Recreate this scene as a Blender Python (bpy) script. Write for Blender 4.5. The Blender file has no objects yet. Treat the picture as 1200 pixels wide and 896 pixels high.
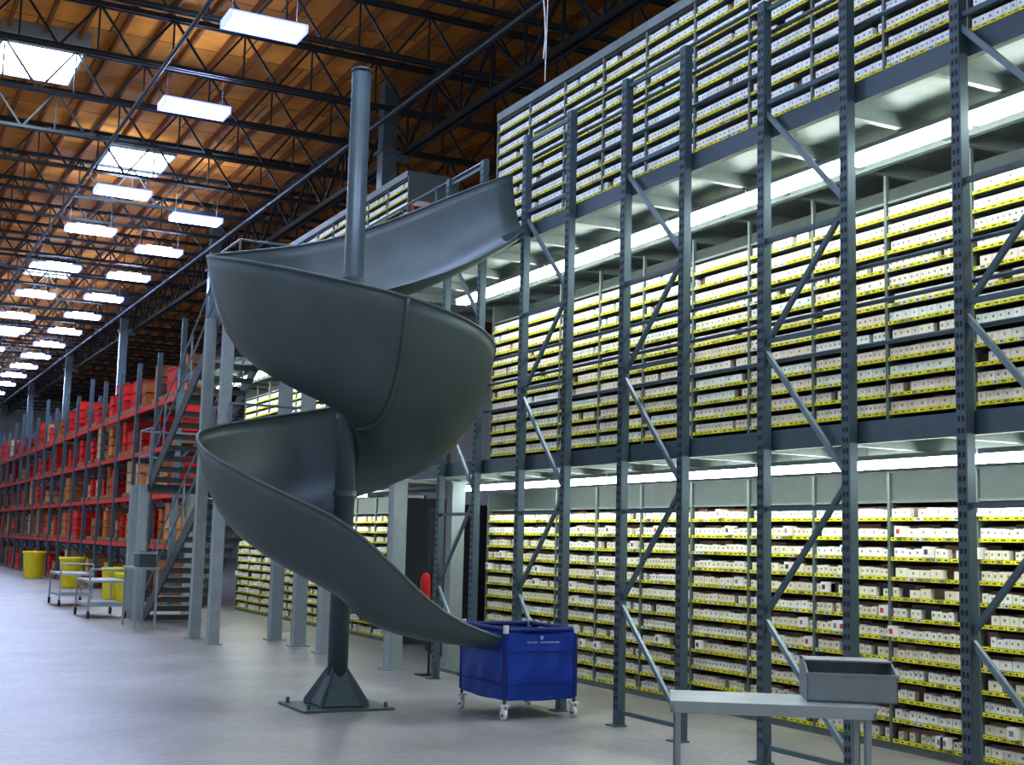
import bpy, math, random
import numpy as np
from mathutils import Vector, Matrix
random.seed(7)
S = bpy.context.scene
COL = S.collection

# ---------------------------------------------------------------- materials
def mat(name, color=(.5,.5,.5), rough=.5, metal=0.0, attr=False, noise=0.12, nscale=6.0, emit=None, estr=0, bump=0.0, spec=None):
    m = bpy.data.materials.new(name); m.use_nodes = True
    nt = m.node_tree; b = nt.nodes['Principled BSDF']
    b.inputs['Roughness'].default_value = rough
    b.inputs['Metallic'].default_value = metal
    if spec is not None: b.inputs['Specular IOR Level'].default_value = spec
    if emit:
        b.inputs['Base Color'].default_value = (*color,1)
        b.inputs['Emission Color'].default_value = (*emit,1)
        b.inputs['Emission Strength'].default_value = estr
        return m
    tc = nt.nodes.new('ShaderNodeTexCoord')
    n = nt.nodes.new('ShaderNodeTexNoise'); n.inputs['Scale'].default_value = nscale; n.inputs['Detail'].default_value = 4
    nt.links.new(tc.outputs['Object'], n.inputs['Vector'])
    mr = nt.nodes.new('ShaderNodeMapRange'); mr.inputs['To Min'].default_value = 1-noise*1.6; mr.inputs['To Max'].default_value = 1+noise*1.6
    nt.links.new(n.outputs['Fac'], mr.inputs['Value'])
    mx = nt.nodes.new('ShaderNodeMix'); mx.data_type='RGBA'; mx.blend_type='MULTIPLY'; mx.inputs[0].default_value = 1
    if attr:
        a = nt.nodes.new('ShaderNodeAttribute'); a.attribute_name = 'Col'
        nt.links.new(a.outputs['Color'], mx.inputs[6])
    else:
        mx.inputs[6].default_value = (*color,1)
    nt.links.new(mr.outputs['Result'], mx.inputs[7])
    nt.links.new(mx.outputs[2], b.inputs['Base Color'])
    if bump:
        bp = nt.nodes.new('ShaderNodeBump'); bp.inputs['Strength'].default_value = bump; bp.inputs['Distance'].default_value=.02
        nt.links.new(n.outputs['Fac'], bp.inputs['Height']); nt.links.new(bp.outputs['Normal'], b.inputs['Normal'])
    return m

M_attr   = mat('painted_varied', attr=True, rough=.6, noise=.08, nscale=9)
M_steel  = mat('blue_grey_steel', (.095,.142,.175), .38, .25)
M_brace  = mat('brace_galvanised', (.20,.26,.30), .38, .35)
M_truss  = mat('dark_truss_steel', (.035,.045,.055), .5, .2)
M_light  = mat('light_grey_steel', (.34,.40,.42), .45, .1)
M_deck   = mat('galvanised_deck', (.34,.39,.38), .42, .2)
M_panel  = mat('shelf_panel_grey', (.15,.18,.175), .5, .1)
M_chute  = mat('chute_painted_steel', (.100,.137,.146), .46, .2, noise=.16, nscale=2.2)
M_column = mat('column_painted_steel', (.095,.14,.165), .4, .2)
M_stair  = mat('stair_steel', (.07,.09,.105), .45, .2)
M_tube   = mat('fluorescent_tube', (1,1,1), emit=(.92,1,.96), estr=17)
M_lamp   = mat('lamp_lens', (1,1,1), emit=(.56,.69,1), estr=46)
M_rim    = mat('lamp_blue_glow_edge', (.3,.35,.8), emit=(.22,.27,1), estr=2.2)  # blue lens glow around the lamps, put into glowing fixture edges
M_sky    = mat('skylight_lens', (1,1,1), emit=(.78,.87,1), estr=14)
M_blue   = mat('blue_fabric', (.002,.050,.38), .5, 0, noise=.25, nscale=5, bump=.35)
M_blueD  = mat('blue_fabric_dark', (.001,.024,.20), .6)
M_white  = mat('white_plastic', (.75,.76,.78), .4)
M_black  = mat('black_rubber', (.015,.015,.018), .5)
M_yellow = mat('yellow_plastic', (.85,.72,.02), .4)
M_red    = mat('red_paint', (.7,.02,.02), .4)
M_wood   = mat('purlin_wood', (.26,.09,.018), .7, nscale=3)

def floor_mat():
    m = bpy.data.materials.new('polished_concrete'); m.use_nodes=True
    nt=m.node_tree; b=nt.nodes['Principled BSDF']
    tc=nt.nodes.new('ShaderNodeTexCoord')
    n1=nt.nodes.new('ShaderNodeTexNoise'); n1.inputs['Scale'].default_value=.6; n1.inputs['Detail'].default_value=10; n1.inputs['Roughness'].default_value=.68
    n2=nt.nodes.new('ShaderNodeTexNoise'); n2.inputs['Scale'].default_value=14; n2.inputs['Detail'].default_value=6
    nt.links.new(tc.outputs['Object'],n1.inputs['Vector']); nt.links.new(tc.outputs['Object'],n2.inputs['Vector'])
    r=nt.nodes.new('ShaderNodeValToRGB')
    r.color_ramp.elements[0].position=.36; r.color_ramp.elements[0].color=(.27,.258,.24,1)
    r.color_ramp.elements[1].position=.62; r.color_ramp.elements[1].color=(.42,.41,.395,1)
    nt.links.new(n1.outputs['Fac'],r.inputs['Fac'])
    r2=nt.nodes.new('ShaderNodeMapRange'); r2.inputs['To Min'].default_value=.7; r2.inputs['To Max'].default_value=1.3
    nt.links.new(n2.outputs['Fac'],r2.inputs['Value'])
    mx=nt.nodes.new('ShaderNodeMix'); mx.data_type='RGBA'; mx.blend_type='MULTIPLY'; mx.inputs[0].default_value=1
    nt.links.new(r.outputs['Color'],mx.inputs[6]); nt.links.new(r2.outputs['Result'],mx.inputs[7])
    br=nt.nodes.new('ShaderNodeTexBrick'); br.offset=0; br.inputs['Scale'].default_value=1; br.inputs['Brick Width'].default_value=6; br.inputs['Row Height'].default_value=6
    br.inputs['Mortar Size'].default_value=.006; br.inputs['Color1'].default_value=(1,1,1,1); br.inputs['Color2'].default_value=(1,1,1,1); br.inputs['Mortar'].default_value=(.65,.65,.65,1)
    nt.links.new(tc.outputs['Object'],br.inputs['Vector'])
    mx2=nt.nodes.new('ShaderNodeMix'); mx2.data_type='RGBA'; mx2.blend_type='MULTIPLY'; mx2.inputs[0].default_value=1
    nt.links.new(mx.outputs[2],mx2.inputs[6]); nt.links.new(br.outputs['Color'],mx2.inputs[7])
    nt.links.new(mx2.outputs[2],b.inputs['Base Color'])
    rr=nt.nodes.new('ShaderNodeMapRange'); rr.inputs['To Min'].default_value=.26; rr.inputs['To Max'].default_value=.52
    nt.links.new(n1.outputs['Fac'],rr.inputs['Value']); nt.links.new(rr.outputs['Result'],b.inputs['Roughness'])
    return m
def ply_mat():
    m = bpy.data.materials.new('plywood_roof_deck'); m.use_nodes=True
    nt=m.node_tree; b=nt.nodes['Principled BSDF']; b.inputs['Roughness'].default_value=.75
    tc=nt.nodes.new('ShaderNodeTexCoord')
    br=nt.nodes.new('ShaderNodeTexBrick'); br.inputs['Scale'].default_value=1; br.inputs['Brick Width'].default_value=2.44; br.inputs['Row Height'].default_value=1.22
    br.inputs['Mortar Size'].default_value=.015
    br.inputs['Color1'].default_value=(.90,.38,.06,1); br.inputs['Color2'].default_value=(.60,.23,.034,1); br.inputs['Mortar'].default_value=(.10,.04,.01,1)
    nt.links.new(tc.outputs['Object'],br.inputs['Vector'])
    n=nt.nodes.new('ShaderNodeTexNoise'); n.inputs['Scale'].default_value=1.3; n.inputs['Detail'].default_value=6
    nt.links.new(tc.outputs['Object'],n.inputs['Vector'])
    mr=nt.nodes.new('ShaderNodeMapRange'); mr.inputs['To Min'].default_value=.45; mr.inputs['To Max'].default_value=1.6
    nt.links.new(n.outputs['Fac'],mr.inputs['Value'])
    mx=nt.nodes.new('ShaderNodeMix'); mx.data_type='RGBA'; mx.blend_type='MULTIPLY'; mx.inputs[0].default_value=1
    nt.links.new(br.outputs['Color'],mx.inputs[6]); nt.links.new(mr.outputs['Result'],mx.inputs[7])
    nt.links.new(mx.outputs[2],b.inputs['Base Color'])
    return m

# ---------------------------------------------------------------- mesh builder
class MB:
    def __init__(s): s.v=[]; s.f=[]; s.m=[]; s.c=[]
    def add(s, vs, fs, mi=0, col=(1,1,1)):
        o=len(s.v); s.v.extend(vs)
        for f in fs:
            s.f.append(tuple(i+o for i in f)); s.m.append(mi); s.c.append(col)
    def box(s, x0,x1,y0,y1,z0,z1, mi=0, col=(1,1,1)):
        vs=[(x0,y0,z0),(x1,y0,z0),(x1,y1,z0),(x0,y1,z0),(x0,y0,z1),(x1,y0,z1),(x1,y1,z1),(x0,y1,z1)]
        s.add(vs,[(0,3,2,1),(4,5,6,7),(0,1,5,4),(1,2,6,5),(2,3,7,6),(3,0,4,7)],mi,col)
    def quad(s, a,b,c,d, mi=0, col=(1,1,1)): s.add([a,b,c,d],[(0,1,2,3)],mi,col)
    def beam(s,p,q,w,h,mi=0,col=(1,1,1),up=(0,0,1)):
        p=Vector(p);q=Vector(q);d=(q-p).normalized();u=Vector(up)
        if abs(d.dot(u))>.98: u=Vector((1,0,0))
        a=d.cross(u).normalized()*w/2; b=a.cross(d).normalized()*h/2
        vs=[tuple(x) for x in (p-a-b,p+a-b,p+a+b,p-a+b,q-a-b,q+a-b,q+a+b,q-a+b)]
        s.add(vs,[(0,3,2,1),(4,5,6,7),(0,1,5,4),(1,2,6,5),(2,3,7,6),(3,0,4,7)],mi,col)
    def tube(s,pts,r,n=10,mi=0,col=(1,1,1)):
        pts=[Vector(p) for p in pts]; vs=[];fs=[]
        N=len(pts)
        for i,p in enumerate(pts):
            d=(pts[min(i+1,N-1)]-pts[max(i-1,0)]).normalized()
            u=Vector((0,0,1)) if abs(d.z)<.95 else Vector((1,0,0))
            a=d.cross(u).normalized(); b=a.cross(d).normalized()
            rr=r[i] if isinstance(r,(list,tuple)) else r
            for k in range(n):
                t=2*math.pi*k/n; vs.append(tuple(p+a*math.cos(t)*rr+b*math.sin(t)*rr))
        for i in range(N-1):
            for k in range(n):
                fs.append((i*n+k,i*n+(k+1)%n,(i+1)*n+(k+1)%n,(i+1)*n+k))
        fs.append(tuple(range(n))[::-1]); fs.append(tuple((N-1)*n+k for k in range(n)))
        s.add(vs,fs,mi,col)
    def mesh(s,name,mats,smooth=False):
        me=bpy.data.meshes.new(name); me.from_pydata(s.v,[],s.f)
        for m in mats: me.materials.append(m)
        me.polygons.foreach_set('material_index',s.m)
        if any(c!=(1,1,1) for c in s.c):
            ca=me.color_attributes.new('Col','FLOAT_COLOR','CORNER')
            arr=[]
            for f,c in zip(s.f,s.c): arr.extend((c[0],c[1],c[2],1.0)*len(f))
            ca.data.foreach_set('color',arr)
        if smooth: me.polygons.foreach_set('use_smooth',[True]*len(s.f))
        me.update(); return me
    def obj(s,name,mats,parent=None,smooth=False):
        o=bpy.data.objects.new(name,s.mesh(name,mats,smooth)); COL.objects.link(o)
        if parent: o.parent=parent
        return o
def empty(name,loc=(0,0,0)):
    e=bpy.data.objects.new(name,None); e.location=loc; COL.objects.link(e); return e

# ---------------------------------------------------------------- camera
F=1500.0
a=Vector((-790,-167,-F)).normalized()
rs=.025
up=Vector((rs,1,-(167+790*rs)/F)).normalized()
X=a.cross(up).normalized()
cam_d=bpy.data.cameras.new('camera'); cam=bpy.data.objects.new('camera',cam_d); COL.objects.link(cam)
R=Matrix((X,a,up)).to_4x4(); R.translation=Vector((0,0,1.6)); cam.matrix_world=R
cam_d.sensor_width=36; cam_d.lens=F/1200*36; cam_d.clip_end=400
S.camera=cam
S.view_settings.view_transform='Standard'
S.view_settings.exposure=.42
S.view_settings.gamma=.87

# ---------------------------------------------------------------- shell
XL,XR,Y0,Y1,ZC=-16,24,-8,92,10.6
b=MB(); b.box(XL,XR,Y0,Y1,-.2,0); b.obj('floor',[floor_mat()])
b=MB(); b.box(XL,XR,Y0,Y1,ZC,ZC+.15); b.obj('ceiling',[ply_mat()])
M_wall=mat('painted_wall',(.55,.58,.6),.7)
b=MB(); b.box(XL,XR,Y1,Y1+.2,0,ZC); b.obj('wall_far',[M_wall])
b=MB(); b.box(XR,XR+.2,Y0,Y1,0,ZC); b.obj('wall_right',[M_wall])
b=MB()
x=XL+.3
while x<XR:
    b.box(x-.025,x+.025,Y0,Y1,ZC-.16,ZC); x+=.61
b.obj('ceiling_purlins',[M_wood])
def truss_mesh():
    t=MB(); L=XR-XL
    for dx in (-.05,.05):
        t.box(XL,XR,dx-.022,dx+.022,.84,.92); t.box(XL,XR,dx-.022,dx+.022,0,.06)
    x=XL;k=0
    while x<XR-.6:
        z0,z1=(.03,.88) if k%2==0 else (.88,.03)
        t.beam((x,0,z0),(x+.62,0,z1),.038,.038)
        if k%2==1: t.beam((x,0,.88),(x,0,.03),.028,.028)
        x+=.62;k+=1
    return t.mesh('roof_truss',[M_truss])
tm=truss_mesh()
y=2.0
while y<Y1-1:
    o=bpy.data.objects.new('roof_truss',tm); o.location=(0,y,ZC-.16-.93); COL.objects.link(o); y+=2.44
def girder(xg):
    t=MB(); zb,zt=9.05,10.1
    for dx in (-.07,.07):
        t.box(xg+dx-.03,xg+dx+.03,Y0,Y1,zt,zt+.1); t.box(xg+dx-.03,xg+dx+.03,Y0,Y1,zb,zb+.1)
    y=Y0;k=0
    while y<Y1-1.2:
        t.beam((xg,y,zb+.05 if k%2 else zt),(xg,y+1.22,zt if k%2 else zb+.05),.06,.06)
        t.beam((xg,y,zb),(xg,y,zt),.04,.04)
        y+=1.22;k+=1
    t.obj('roof_girder',[M_truss])
girder(9.25); girder(-4.2)
for yy in (22.6,35.6,48.6,61.6,74.6,87.6):
    t=MB(); t.box(8.74,9.02,yy-.14,yy+.14,0,10.4); t.box(8.66,9.10,yy-.24,yy+.24,0,.03); t.box(8.68,9.08,yy-.22,yy+.22,9.0,9.05)
    t.box(9.02,9.3,yy-.05,yy+.05,8.9,9.04)
    t.obj('building_column',[M_brace])
t=MB(); t.tube([(4.2,Y0,9.3),(4.2,Y1-.1,9.3)],.04,8); t.tube([(8.2,Y0,9.15),(8.2,Y1-.1,9.15)],.05,8)
t.obj('sprinkler_pipe',[M_truss])

# ---------------------------------------------------------------- lamps
def lamp_mesh():
    t=MB()
    t.box(-.57,.57,-.24,.24,.07,.09,1)
    t.quad((-.55,-.23,-.05),(-.55,.23,-.05),(.55,.23,-.05),(.55,-.23,-.05),0)
    t.quad((-.55,-.235,-.05),(.55,-.235,-.05),(.55,-.235,.03),(-.55,-.235,.03),0)
    t.box(-.60,-.55,-.27,.27,-.055,.07,2); t.box(.55,.60,-.27,.27,-.055,.07,2)
    t.box(-.55,.55,-.27,-.236,-.055,-.045,2); t.box(-.55,.55,-.27,-.236,.03,.07,2); t.box(-.55,.55,.235,.27,-.055,.07,2)
    t.box(-.35,.35,-.08,.08,.12,.13,0)  # glowing uplight panel, added to brighten the ceiling
    t.box(-.2,.2,-.06,.06,.09,.118,1)
    for sx in (-.5,.5): t.tube([(sx,0,.07),(sx,0,.6)],.006,6,1)
    return t.mesh('high_bay_lamp',[M_lamp,M_light,M_rim])
lm=lamp_mesh()
pos=[(5.1,y) for y in (6,10,14,18.2,22.5,29.1,33.3,38.6,43.6,48.5,53,58,63,68,73,78,83)]  # the nearest three are out of view, added for illumination
pos+=[(7.15,y) for y in (30.7,34.8,38.9,43,47.1,51.2,55.3,59.4,63.5,67.6,72,77,82)]
pos+=[(-2.5,y) for y in (4,10,16,22,28,36,44,52)]  # this row and the next are unseen lamps, added for their light
pos+=[(-8,y) for y in (6,14,22,30,40)]
for (x,y) in pos:
    o=bpy.data.objects.new('high_bay_lamp',lm); o.location=(x,y,9.2); COL.objects.link(o)
def skylight(x,y):
    t=MB(); w,l=.7,1.15; z=ZC-.2
    t.quad((x-w,y-l,z),(x-w,y+l,z),(x+w,y+l,z),(x+w,y-l,z),0)
    for (a0,a1,b0,b1) in ((x-w-.05,x-w,y-l-.05,y+l+.05),(x+w,x+w+.05,y-l-.05,y+l+.05),(x-w,x+w,y-l-.05,y-l),(x-w,x+w,y+l,y+l+.05)):
        t.box(a0,a1,b0,b1,z-.05,ZC,1)
    t.obj('skylight',[M_sky,M_light])
for p in ((2.64,24.7),(5.6,30.7),(5.7,45.2),(6.1,60),(2.6,10),(-6,18),(-6,34),(2.6,40)): skylight(*p)

# ---------------------------------------------------------------- shelving
XS=7.75
def jit(c,a=.06):
    k=1+random.uniform(-a,a); return tuple(max(0,min(1,v*k)) for v in c)
def shelf_level(name,y0,y1,zb,zt,n,style,e):
    s=MB(); bins=MB()
    nb=max(1,round((y1-y0)/.93)); bw=(y1-y0)/nb
    pitch=(zt-zb-.05)/n
    for i in range(nb+1):
        yy=y0+i*bw
        s.box(XS-.015,XS+.02,yy-.014,yy+.014,zb,zt+.25 if style!=3 else zt+.06,0)
        s.box(XS+.02,XS+.5,yy-.006,yy+.006,zb,zt,0)
    dd=.88
    for yy in (y0,y1): s.box(XS-.01,XS+dd,yy-.02,yy+.02,zb,zt+(.25 if style!=3 else .06),0)
    s.box(XS+.45,XS+.48,y0,y1,zb,zt+(.3 if style!=3 else 0),0)
    s.box(XS-.01,XS+.5,y0,y1,zb,zb+.06,0)
    s.box(XS,XS+.5,y0,y1,zt,zt+.02,0)
    if style==3: s.box(XS-.03,XS+dd,y0,y1,zt+.02,zt+.13,0)
    for r in range(n):
        z=zb+.07+r*pitch
        s.box(XS,XS+.45,y0,y1,z,z+.015,0)
        for i in range(nb):
            a0=y0+i*bw+.016; a1=a0+bw-.032
            y=a0
            bins.box(XS-.012,XS,a0,a1,z-.010,z+.024,0,(.42,.40,.05))
            while y<a1-.04:
                w=min(random.choice((.06,.08,.10)),a1-y)
                col=jit((.86,.80,.03),.14) if random.random()<.84 else random.choice(((.75,.75,.68),(.45,.42,.1)))
                bins.box(XS-.018,XS-.011,y,y+w-.010,z-.006,z+.020,0,col)
                zz=z+.007
                bins.quad((XS-.0185,y+w*.65,zz-.005),(XS-.0185,y+w*.2,zz-.005),(XS-.0185,y+w*.2,zz+.007),(XS-.0185,y+w*.65,zz+.007),0,(.12,.11,.03))
                y+=w
            hh=pitch*.84
            yy_=a0
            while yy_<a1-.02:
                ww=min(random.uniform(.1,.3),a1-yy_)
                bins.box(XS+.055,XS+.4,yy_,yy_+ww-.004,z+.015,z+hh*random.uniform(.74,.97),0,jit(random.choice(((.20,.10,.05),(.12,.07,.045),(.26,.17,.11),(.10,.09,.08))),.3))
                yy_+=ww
            y=a0
            rowc=random.random(); sz=random.choice((.055,.07,.09,.12))
            rb=random.random()
            while y<a1-.03:
                w=min(sz*random.uniform(.85,1.2),a1-y)
                if style==1:
                    base=((.88,.85,.76),(.84,.80,.66),(.88,.87,.83),(.82,.76,.62))[int(rb*4)]
                    miss=.09; h=pitch*random.choice((.38,.43,.43,.46))
                elif style==2:
                    base=((.84,.73,.67),(.83,.71,.63),(.86,.79,.73),(.82,.77,.68))[int(rb*4)]
                    if rowc<.30 or r>=n-2: base=(.80,.83,.82)
                    miss=.05; h=pitch*.50
                else:
                    base=((.82,.85,.86),(.80,.83,.84),(.84,.83,.78),(.8,.81,.80))[int(rb*4)]
                    miss=.05; h=pitch*.47
                if random.random()>miss:
                    x0=XS+.002+random.uniform(0,.005)
                    bins.box(x0,x0+.05,y,y+w-.005,z+.024,z+.024+h,0,jit(base,.07))
                    cy=y+w*.5; cz=z+.024+h*.55; q=.010
                    bins.quad((x0-.001,cy+q,cz-q),(x0-.001,cy-q,cz-q),(x0-.001,cy-q,cz+q),(x0-.001,cy+q,cz+q),0,jit((.36,.30,.28),.4))
                if style==1 and random.random()<.045:
                    x0=XS-.05
                    bins.box(x0,x0+.12,y,y+.075,z+.026,z+.026+.088,0,(.92,.89,.86))
                    cy=y+.037; cz=z+.07; q=.02
                    bins.quad((x0-.001,cy+q,cz-q),(x0-.001,cy-q,cz-q),(x0-.001,cy-q,cz+q),(x0-.001,cy+q,cz+q),0,random.choice(((.1,.1,.1),(.6,.1,.08),(.35,.3,.3))))
                y+=w
    s.obj(name+'_frame',[M_panel],e); bins.obj(name+'_bins',[M_attr],e)
for (a0,a1) in ((1.5,15.5),(18.7,27.6)):
    e=empty('parts_shelving')
    shelf_level('ground',a0,a1,0,2.0,12,1,e)
    shelf_level('middle',a0,a1,2.52,4.55,13,2,e)
    shelf_level('upper',a0,a1,5.02,7.40,14,3,e)
def deck(z,y0,y1):
    t=MB()
    t.box(6.42,8.64,y0,y1,z-.03,z,1)
    t.box(6.36,6.42,y0,y1,z-.15,z+.005,0)
    t.box(7.60,7.66,y0,y1,z-.16,z-.03,1)
    y=y0+.3
    while y<y1:
        t.box(6.42,8.64,y-.03,y+.03,z-.14,z-.03,1); y+=.98
    return t.obj('mezzanine_deck',[M_steel,M_deck])
deck(2.50,1,27.8); deck(5.0,1,27.8)
for (zz,x,hw) in ((4.80,7.2,.07),(2.30,7.3,.05)):
    e=empty('strip_light')
    t=MB();u=MB()
    for yy in list(np.arange(1.6,15.2,1.26))+list(np.arange(19,27,1.26)):
        t.box(x-hw,x+hw,yy,yy+1.2,zz-.05,zz+.012,0); u.box(x-hw-.03,x+hw+.03,yy-.02,yy+1.22,zz+.012,zz+.05,0)
    t.obj('tubes',[M_tube],e); u.obj('housing',[M_light],e)

# ---------------------------------------------------------------- upright frames
def frame_mesh():
    t=MB(); H=5.97; D=.95
    for y in (0,D):
        t.box(-.005,.0,y-.04,y+.04,0,H)
        t.box(0,.07,y-.042,y-.037,0,H); t.box(0,.07,y+.037,y+.042,0,H)
        t.box(-.06,.07,y-.075,y+.075,0,.012)
        z=.15
        while z<H-.05:
            for dy in (-.017,.017):
                t.box(-.0075,-.005,y+dy-.009,y+dy+.009,z,z+.035,1)
            z+=.076
    seq=[(0,.16),(D,1.08),(0,2.1),(D,3.14),(0,4.1),(D,5.07)]
    for i,(p,q) in enumerate(zip(seq[:-1],seq[1:])): t.beam((.035,p[0],p[1]),(.035,q[0],q[1]),.03,.038,2 if i%2==0 else 0)
    for z in (.12,3.2,5.12,5.9,1.9,4.0): t.beam((.035,0,z),(.035,D,z),.03,.035,0)
    return t.mesh('upright_frame',[M_steel,M_black,M_brace])
fm=frame_mesh()
for y in (12.94,10.94,8.95,6.92,4.91,2.9):
    o=bpy.data.objects.new('rack_upright_frame',fm); o.location=(6.27,y,0); COL.objects.link(o)
t=MB()
for z in (3.05,3.35,3.62):
    t.tube([(6.39,1,z),(6.39,18.6,z)],.017,8)
for z in (5.45,5.75,6.02):
    t.tube([(6.39,1,z),(6.39,11.90,z)],.017,8); t.tube([(6.39,13.05,z),(6.39,19,z)],.017,8)
for y in (14.5,15.6,16.8,18.0): t.tube([(6.39,y,2.506),(6.39,y,3.62)],.02,8)
for y in (14.5,15.6,16.8,18.0): t.tube([(6.39,y,5.006),(6.39,y,6.02)],.02,8)
t.obj('guard_rail',[M_steel],smooth=False)
for (x,y,h) in ((6.2,14.95,2.35),(6.14,17.3,4.85),(6.14,18.45,4.85),(6.14,19.6,4.85),(7.0,14.95,2.35)):
    t=MB(); t.box(x-.09,x+.09,y-.09,y-.075,0,h); t.box(x-.09,x+.09,y+.075,y+.09,0,h); t.box(x-.01,x+.01,y-.075,y+.075,0,h)
    t.box(x-.085,x-.07,y-.08,y+.08,0,h)
    t.box(x-.14,x+.14,y-.14,y+.14,0,.02); t.box(x-.13,x+.13,y-.13,y+.13,h-.02,h)
    t.obj('mezzanine_column',[M_light])

# ---------------------------------------------------------------- spiral chute
CX,CY,RO=4.34,11.82,1.43
chute=empty('spiral_chute',(CX,CY,0))
def P(o):
    o.parent=chute; o.location=(-CX,-CY,0); return o
rk=[(60,5.04),(90,4.78),(160,4.30),(250,3.82),(340,3.45),(430,3.03),(520,2.56),(565,2.2),(610,1.75),(635,1.22)]
dk=[(60,1.05),(90,1.06),(160,1.08),(250,1.08),(340,1.08),(430,1.05),(520,.95),(565,.85),(610,.68),(635,.42)]
st=[]
for (x,yo,yi,rz,d,lip) in ((6.60,12.82,12.0,5.82,.76,.90),(6.44,12.85,11.99,5.77,.74,.95),(6.2,12.88,11.98,5.66,.88,.98),(5.9,12.93,12.0,5.48,.97,.98),(5.6,12.98,12.0,5.32,1.02,.98),(5.3,13.02,11.97,5.17,1.04,.98)):
    st.append([(x,yo),(x-(0 if x>5.7 else (5.9-x)*.6),yi),rz,d,lip])
def itp(keys,t): return float(np.interp(t,[k[0] for k in keys],[k[1] for k in keys]))
seam_idx=[]
for th in range(60,636,5):
    r=math.radians(th); ri=.10 if th<600 else .10+(th-600)/35*.45
    if th in (110,270,460): seam_idx.append(len(st))
    st.append([(CX+RO*math.cos(r),CY+RO*math.sin(r)),(CX+ri*math.cos(r),CY+ri*math.sin(r)),itp(rk,th),itp(dk,th),.97 if th<600 else .97-(th-600)/35*.3])
for (x,yo,yi,rz,d,lip) in ((4.62,10.42,11.22,1.06,.34,.6),(4.8,10.43,11.12,.93,.25,.5),(5.0,10.45,11.06,.84,.17,.4),(5.2,10.47,11.02,.78,.13,.3),(5.40,10.5,11.0,.735,.11,.2)):
    st.append([(x,yo),(x,yi),rz,d,lip])
A=np.array([[s_[0][0],s_[0][1],s_[1][0],s_[1][1],s_[2],s_[3],s_[4]] for s_ in st])
for _ in range(4):
    B=A.copy(); B[1:-1]=(A[:-2]+2*A[1:-1]+A[2:])/4; A=B
prof=[(0,None),(0.03,.99),(.12,1.01),(.3,1.02),(.48,1.0),(.62,.94),(.74,.83),(.84,.66),(.91,.47),(.955,.28),(.985,.12),(1,0)]
def section(row):
    out=[]
    for t_,d_ in prof:
        dd=row[6] if d_ is None else d_
        out.append((row[2]+(row[0]-row[2])*t_, row[3]+(row[1]-row[3])*t_, row[4]-row[5]*dd))
    return out
t=MB(); secs=[section(r) for r in A]; n=len(prof)
vs=[p for s_ in secs for p in s_]
fs=[(i*n+k,i*n+k+1,(i+1)*n+k+1,(i+1)*n+k) for i in range(len(secs)-1) for k in range(n-1)]
t.add(vs,fs)
o=P(t.obj('trough',[M_chute],smooth=True))
md=o.modifiers.new('s','SOLIDIFY'); md.thickness=.014; md.offset=0
t=MB(); t.tube([s_[-1] for s_ in secs],.017,8); t.tube([s_[0] for s_ in secs[:10]],.012,8)
P(t.obj('rolled_rim',[M_chute],smooth=True))
t=MB()
for i in seam_idx:
    pts=[]
    for p in secs[i][2:]:
        v=Vector(p); d=(v-Vector((CX,CY,v.z+.9))).normalized()*.014; pts.append(v+d)
    t.tube(pts,.020,6)
P(t.obj('seam_flanges',[M_chute],smooth=True))
t=MB()
t.tube([(CX,CY,.02),(CX,CY,6.28)],.098,28)
t.tube([(CX,CY,6.28),(CX,CY,6.31)],.104,28)
oc=P(t.obj('column',[M_column],smooth=False))
for p in oc.data.polygons: p.use_smooth = len(p.vertices)==4
t=MB()
t.box(CX-.45,CX+.45,CY-.38,CY+.38,0,.022)
for k in range(4):
    an=math.radians(45+90*k); d=Vector((math.cos(an),math.sin(an),0)); s_=Vector((-d.y,d.x,0))*.009
    c0=Vector((CX,CY,.022))
    p=[c0+d*.09,c0+d*.34,c0+d*.34+Vector((0,0,.04)),c0+d*.10+Vector((0,0,.36)),c0+d*.09+Vector((0,0,.36))]
    vs=[tuple(q-s_) for q in p]+[tuple(q+s_) for q in p]
    t.add(vs,[(0,1,2,3,4),(9,8,7,6,5)]+[(i,(i+1)%5+0,(i+1)%5+5,i+5) for i in range(5)])
for sx in (-.38,.38):
    for sy in (-.31,.31): t.tube([(CX+sx,CY+sy,.02),(CX+sx,CY+sy,.07)],.018,6)
vs=[]
for j,(r,z) in enumerate(((.28,.03),(.11,.34))):
    for i in range(4):
        an=math.radians(45+90*i); vs.append((CX+r*math.cos(an),CY+r*math.sin(an),z))
t.add(vs,[(i,(i+1)%4,4+(i+1)%4,4+i) for i in range(4)])
P(t.obj('base_plate',[M_column]))
t=MB()
for z in (1.15,2.0,2.75,3.55,4.1): t.tube([(CX,CY,z),(CX,CY,z+.05)],.112,24)
P(t.obj('collars',[M_column]))

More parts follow.
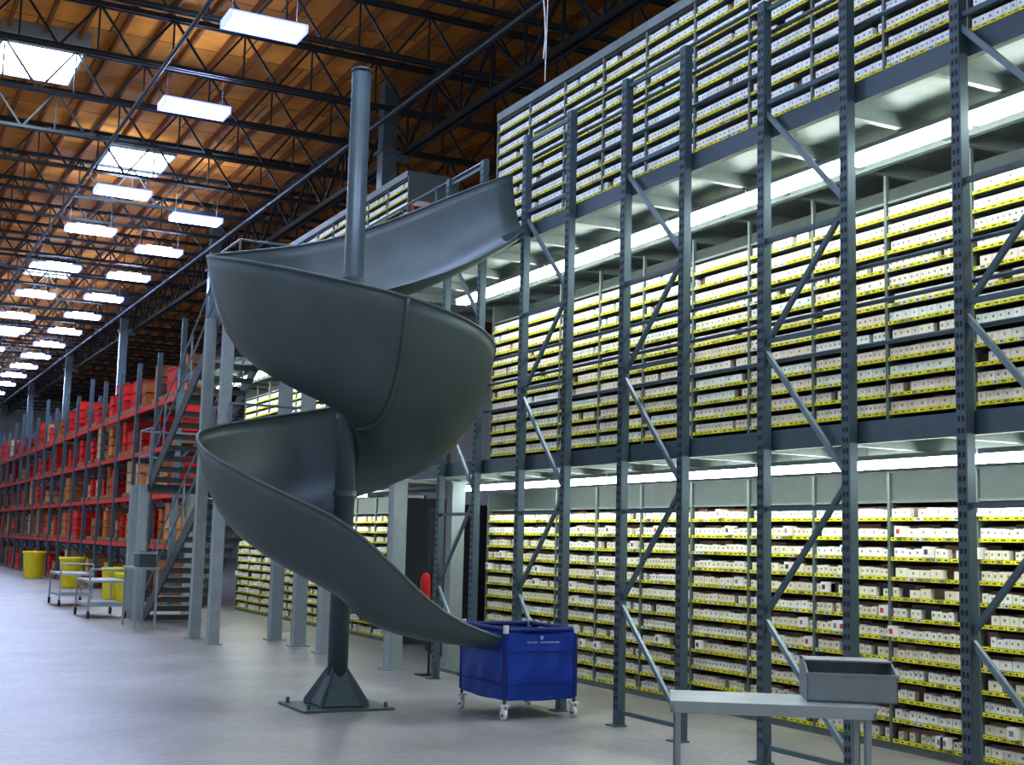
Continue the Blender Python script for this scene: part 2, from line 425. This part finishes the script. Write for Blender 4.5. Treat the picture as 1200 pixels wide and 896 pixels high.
# ---------------------------------------------------------------- blue cart
def blue_cart(x0,x1,y0,y1,h):
    e=empty('laundry_cart',((x0+x1)/2,(y0+y1)/2,0)); ex,ey=e.location.x,e.location.y
    def Q(o): o.parent=e; o.location=(-ex,-ey,0)
    zb=.19
    t=MB()
    for (x,y) in ((x0,y0),(x1,y0),(x0,y1),(x1,y1)):
        t.tube([(x,y,.12),(x,y,h+.03)],.014,10)
    t.tube([(x0,y0,h),(x1,y0,h),(x1,y1,h),(x0,y1,h),(x0,y0,h)],.015,10)
    t.tube([(x0,y0,zb),(x1,y0,zb),(x1,y1,zb),(x0,y1,zb),(x0,y0,zb)],.015,10)
    Q(t.obj('tube_frame',[M_steel],smooth=True))
    t=MB(); N=14
    def wall(p,q,out,top=h-.01):
        vs=[]
        for i in range(N+1):
            for j in range(N+1):
                s_=i/N; r=j/N
                x=p[0]+(q[0]-p[0])*s_; y=p[1]+(q[1]-p[1])*s_
                bl=.04*math.sin(math.pi*s_)*math.sin(math.pi*min(1,r*1.1))*(1-.45*r)+.008*math.sin(9*s_+5*r)+.006*math.sin(17*s_-7*r)
                zt=top-.03*math.sin(math.pi*s_)*r
                z=zb-.03*math.sin(math.pi*s_)*(1-r)+(zt-zb)*r
                vs.append((x+out[0]*bl,y+out[1]*bl,z))
        fs=[(i*(N+1)+j,(i+1)*(N+1)+j,(i+1)*(N+1)+j+1,i*(N+1)+j+1) for i in range(N) for j in range(N)]
        t.add(vs,fs)
    g=.012
    wall((x0+g,y0-g),(x1-g,y0-g),(0,-1)); wall((x1+g,y0+g),(x1+g,y1-g),(1,0)); wall((x1-g,y1+g),(x0+g,y1+g),(0,1)); wall((x0-g,y1-g),(x0-g,y0+g),(-1,0))
    t.box(x0,x1,y0,y1,zb-.02,zb)
    Q(t.obj('fabric_bag',[M_blue],smooth=True))
    t=MB()
    for z in (.31,.60):
        t.box(x0+.02,x1-.02,y0-.066,y0-.054,z,z+.014); t.box(x0-.066,x0-.054,y0+.02,y1-.02,z,z+.014)
    for (x,y) in ((x0,y0),(x1,y0),(x0,y1),(x1,y1)): t.tube([(x,y,zb),(x,y,h-.04)],.026,10)
    t.tube([(x0+.03,y0,h+.002),(x1-.03,y0,h+.002)],.022,10); t.tube([(x0,y0+.03,h+.002),(x0,y1-.03,h+.002)],.022,10)
    t.tube([(x1,y0+.03,h+.002),(x1,y1-.03,h+.002)],.022,10); t.tube([(x0+.03,y1,h+.002),(x1-.03,y1,h+.002)],.022,10)
    Q(t.obj('hems',[M_blueD],smooth=False))
    t=MB()
    for (x,y) in ((x0,y0),(x1,y0),(x0,y1),(x1,y1)):
        t.tube([(x,y,h-.03),(x,y,h+.045)],.027,10,1)
        t.box(x-.045,x+.045,y-.03,y+.03,.125,.14,1)
        t.box(x-.022,x-.016,y-.028,y+.028,.05,.13,1); t.box(x+.016,x+.022,y-.028,y+.028,.05,.13,1)
        t.tube([(x-.014,y+.01,.05),(x+.014,y+.01,.05)],.05,18,1)
        t.tube([(x-.018,y+.01,.05),(x+.018,y+.01,.05)],.022,12,0)
    Q(t.obj('casters',[M_black,M_white]))
    t=MB(); xm=(x0+x1)/2
    t.tube([(xm-.02,y0-.052,.735),(xm-.02,y0-.060,.735)],.018,10)
    xx=xm-.17
    for w in (.018,.02,.012,.022,.016,.0,.02,.016,.02,.014,.02,.018,.016,.02,.012):
        if w: t.box(xx,xx+w*.7,y0-.062,y0-.050,.685,.70)
        xx+=.023
    Q(t.obj('lettering',[mat('lettering_ink',(.35,.42,.65),.6)]))
blue_cart(5.47,6.20,10.52,11.42,.80)

# ---------------------------------------------------------------- table bottom right
tb=empty('steel_work_table',(3.92,5.66,0)); tb.rotation_euler=(0,0,-math.atan2(.565,.825))
t=MB(); L,Dp,Hh=1.05,.52,.80
t.box(0,L,0,Dp,Hh-.025,Hh,0); t.box(0,L,0,.02,Hh-.06,Hh-.025,0); t.box(0,L,Dp-.02,Dp,Hh-.06,Hh-.025,0); t.box(0,.02,0,Dp,Hh-.06,Hh-.025,0); t.box(L-.02,L,0,Dp,Hh-.06,Hh-.025,0)
for (x,y) in ((.02,.02),(L-.06,.02),(.02,Dp-.06),(L-.06,Dp-.06)):
    t.box(x,x+.035,y,y+.006,0,Hh-.025,1); t.box(x,x+.006,y,y+.035,0,Hh-.025,1)
t.box(.03,L-.03,.03,.05,.25,.28,1); t.box(.03,L-.03,Dp-.05,Dp-.03,.25,.28,1)
t.obj('table_frame',[mat('table_top_grey',(.42,.48,.50),.35,.1),M_light],tb)
tr=empty('sheet_metal_tray',(3.92,5.66,0)); tr.rotation_euler=tb.rotation_euler
t=MB(); x0,x1,y0,y1,z0=.72,1.19,.20,.60,.802
w=.008
def prism(pts,xa,xb):
    n_=len(pts); vs=[(xa,p[0],p[1]) for p in pts]+[(xb,p[0],p[1]) for p in pts]
    t.add(vs,[tuple(range(n_)),tuple(range(2*n_-1,n_-1,-1))]+[(i,i+n_,(i+1)%n_+n_,(i+1)%n_) for i in range(n_)])
side=[(y0,z0),(y1,z0),(y1,z0+.205),(y0+.20,z0+.205),(y0,z0+.15)]
prism(side,x0,x0+w); prism(side,x1-w,x1)
t.box(x0,x1,y0,y1,z0,z0+w); t.box(x0,x1,y1-w,y1,z0,z0+.205)
t.box(x0,x1,y0,y0+w,z0,z0+.145); t.box(x0,x1,y0+.16,y1,z0+.197,z0+.205)
t.box(x0-.008,x1+.008,y0-.008,y0+.004,z0+.135,z0+.15)
t.obj('tray_body',[mat('tray_grey',(.27,.32,.34),.4,.1),M_light],tr)

# ---------------------------------------------------------------- stairs
st_e=empty('steel_staircase')
t=MB(); r=MB(); SX0,SX1=5.10,6.0
def flight(yb,yt,zb,zt):
    n_=14
    for sx in (SX0,SX1):
        t.beam((sx,yb,zb+.02),(sx,yt,zt-.06),.03,.24)
        for off in (.55,1.0): r.tube([(sx,yb,zb+off),(sx,yt,zt+off)],.018,6)
        for k in range(6):
            f=k/5; r.tube([(sx,yb+(yt-yb)*f,zb+(zt-zb)*f),(sx,yb+(yt-yb)*f,zb+(zt-zb)*f+1.0)],.018,6)
    for k in range(n_):
        f=(k+.6)/n_; y=yb+(yt-yb)*f; z=zb+(zt-zb)*f
        t.box(SX0,SX1,y-.16,y+.16,z-.03,z+.015,1)
        t.box(SX0,SX1,y-.165,y-.155,z-.08,z+.015,1)
flight(24.3,19.9,0,2.5); flight(24.3,19.9,2.5,5.0)
for (z,y0,y1) in ((2.5,18.8,19.9),(5.0,18.8,19.9),(2.5,24.3,25.3)):
    t.box(SX0-.05,6.34,y0,y1,z-.14,z)
    for off in (.55,1.05):
        r.tube([(SX0-.03,y0,z+off),(SX0-.03,y1,z+off)],.02,6)
        yy=y0 if y0<20 else y1
        r.tube([(SX0-.03,yy,z+off),(6.3,yy,z+off)],.02,6)
    for y in (y0,y1): r.tube([(SX0-.03,y,z),(SX0-.03,y,z+1.05)],.02,6)
t.obj('treads_and_stringers',[M_stair,mat('tread_galvanised',(.12,.14,.15),.45,.2)],st_e); r.obj('handrails',[M_brace],st_e)
t=MB()
for (x,y) in ((5.0,18.95),(5.0,20.05),(5.0,24.4),(5.0,25.2),(6.1,24.4),(6.1,25.2)):
    h=5.0 if y<21 else 2.5
    t.box(x-.08,x+.08,y-.08,y-.065,0,h); t.box(x-.08,x+.08,y+.065,y+.08,0,h); t.box(x-.075,x-.06,y-.07,y+.07,0,h); t.box(x-.12,x+.12,y-.12,y+.12,0,.015)
t.obj('posts',[M_light],st_e)

# ---------------------------------------------------------------- pallet racks with red and brown goods
def pallet_bay(yb,end=False,seed=0,Wd=2.3):
    rnd=random.Random(seed)
    e=empty('pallet_rack'); t=MB(); g=MB(); xa,xb=6.55,7.6
    hgt=5.9+rnd.choice((0,0,.3,.5))
    for y in ([yb,yb+Wd] if end else [yb]):
        for x in (xa,xb): t.box(x-.055,x+.055,y-.055,y+.055,0,hgt,0); t.box(x-.08,x+.08,y-.08,y+.08,0,.015,0)
        z=.2;k=0
        while z<hgt-1:
            t.beam((xa if k%2 else xb,y,z),(xb if k%2 else xa,y,z+1.0),.03,.05,0); t.beam((xa,y,z),(xb,y,z),.03,.04,0); z+=1.0;k+=1
    for z in (1.35,2.5,3.6,4.7):
        for x in (xa,xb): t.box(x-.03,x+.03,yb+.05,yb+Wd-.05,z-.11,z,1)
        for y in np.arange(yb+.3,yb+Wd-.1,.35): t.box(xa,xb,y-.02,y+.02,z,z+.012,0)
    for li,z in enumerate((.02,1.36,2.51,3.61,4.71)):
        y=yb+.12
        pr=(.22,.25,.35,.62,.8)[li]
        while y<yb+Wd-.35:
            w=rnd.choice((.5,.6,.95)); w=min(w,yb+Wd-.08-y)
            if rnd.random()<.3: y+=w; continue
            base=(.74,.015,.012) if rnd.random()<pr else rnd.choice(((.55,.20,.05),(.66,.42,.22),(.42,.13,.04),(.62,.30,.12)))
            hh=0; H_=rnd.uniform(.3,.75)
            g.box(xa-.02,xb-.15,y,y+w-.05,z,z+.1,0,(.30,.16,.07))
            dx=rnd.uniform(-.02,.14)
            while hh<H_:
                h=rnd.choice((.18,.25,.3)); c=jit(base,.25)
                g.box(xa+.02+dx,xb-.2+dx,y+.01,y+w-.07,z+.1+hh,z+.1+hh+h-.02,0,c)
                g.box(xa-.0+dx,xb-.18+dx,y,y+w-.06,z+.1+hh+h-.045,z+.1+hh+h-.02,0,tuple(v*.6 for v in c))
                hh+=h
            y+=w+.05
    t.obj('rack_frame',[M_steel,M_red],e); g.obj('rack_goods',[M_attr],e)
y=28.6;k=0
while y<86:
    pallet_bay(y,y>84,k); y+=2.35;k+=1
def bucket(x,y,s=1.0):
    t=MB(); n=20; pr=[(.0,.0),(.22,.0),(.235,.03),(.28,.62),(.30,.64),(.30,.69),(.27,.69),(.25,.6),(.2,.05),(0,.05)]
    vs=[];fs=[]
    for r_,z in pr:
        for k in range(n):
            an=2*math.pi*k/n; vs.append((x+r_*s*math.cos(an),y+r_*s*math.sin(an),z*s))
    for i in range(len(pr)-1):
        for k in range(n): fs.append((i*n+k,i*n+(k+1)%n,(i+1)*n+(k+1)%n,(i+1)*n+k))
    t.add(vs,fs); t.obj('yellow_waste_bin',[M_yellow],smooth=True)
bucket(6.0,32.0,1.1); bucket(5.95,30.2,1.0); bucket(6.0,38.4,1.25); bucket(5.95,46.0,1.3)
def platform_cart(x,y,L=1.5):
    t=MB()
    for z in (.22,.66): t.box(x-.35,x+.35,y-L/2,y+L/2,z,z+.04,0)
    for sx in (-.33,.33):
        for sy in (-L/2+.03,L/2-.03):
            t.tube([(x+sx,y+sy,.12),(x+sx,y+sy,.74)],.018,8,0); t.tube([(x+sx-.02,y+sy,.07),(x+sx+.02,y+sy,.07)],.07,14,1)
    for sy in (-L/2+.03,): t.tube([(x-.33,y+sy,.9),(x+.33,y+sy,.9)],.018,8,0); t.tube([(x-.33,y+sy,.7),(x-.33,y+sy,.9)],.018,8,0); t.tube([(x+.33,y+sy,.7),(x+.33,y+sy,.9)],.018,8,0)
    t.obj('utility_cart',[M_light,M_black])
platform_cart(4.55,25.6); platform_cart(4.62,29.6)
t=MB(); t.box(4.5,4.9,22.2,23.3,.98,1.02,0)
for (x,y) in ((4.52,22.22),(4.85,22.22),(4.52,23.25),(4.85,23.25)): t.box(x,x+.035,y,y+.035,0,.98,0)
t.box(4.57,4.85,22.3,22.75,1.02,1.28,1); t.box(4.55,4.87,22.28,22.77,1.24,1.28,0)
t.obj('packing_stand',[M_light,M_stair])
t=MB(); t.box(7.5,8.1,16.2,16.9,.05,2.1,0); t.box(7.48,7.5,16.23,16.54,.1,2.05,1); t.box(7.48,7.5,16.56,16.87,.1,2.05,1); t.box(7.46,7.48,16.50,16.53,1.0,1.15,2); t.box(7.55,8.05,16.25,16.85,0,.05,1)
t.obj('equipment_cabinet',[M_black,mat('cabinet_door',(.03,.035,.04),.4),M_light])
t=MB(); x,y=6.30,14.25
t.tube([(x,y,.75),(x,y,.77),(x,y,1.12),(x,y,1.18),(x,y,1.21)],[.05,.065,.065,.05,.02],14,0); t.tube([(x,y,1.21),(x-.06,y,1.27)],.01,6,1); t.tube([(x-.03,y,1.23),(x-.09,y,1.1),(x-.08,y,.9)],.012,6,1)
t.tube([(x+.08,y,.0),(x+.08,y,1.4)],.015,8,1); t.box(x-.06,x+.14,y-.1,y+.1,0,.015,1); t.box(x-.06,x+.08,y-.06,y+.06,.735,.75,1)
t.obj('fire_extinguisher_stand',[M_red,M_black],smooth=False)
t=MB(); t.box(7.80,8.12,18.655,18.678,6.85,7.05,0); t.box(7.82,8.10,18.65,18.656,6.95,7.03,1); t.box(7.84,7.96,18.65,18.656,6.87,6.93,2)
t.obj('aisle_sign',[mat('sign_orange',(.75,.16,.02),.5),M_white,M_black])
t=MB(); pts=[(6.95+.025*math.sin(i*1.3),12.78,10.4-i*.26) for i in range(13)]; t.tube(pts,.010,6); pts=[(6.99,12.78,10.4),(7.0,12.78,8.3),(6.98,12.78,7.0)]; t.tube(pts,.007,6)
t.obj('hanging_cable',[M_white])

# ---------------------------------------------------------------- world
w=bpy.data.worlds.new('world'); S.world=w; w.use_nodes=True
w.node_tree.nodes['Background'].inputs[0].default_value=(.80,.90,1,1)
w.node_tree.nodes['Background'].inputs[1].default_value=.6
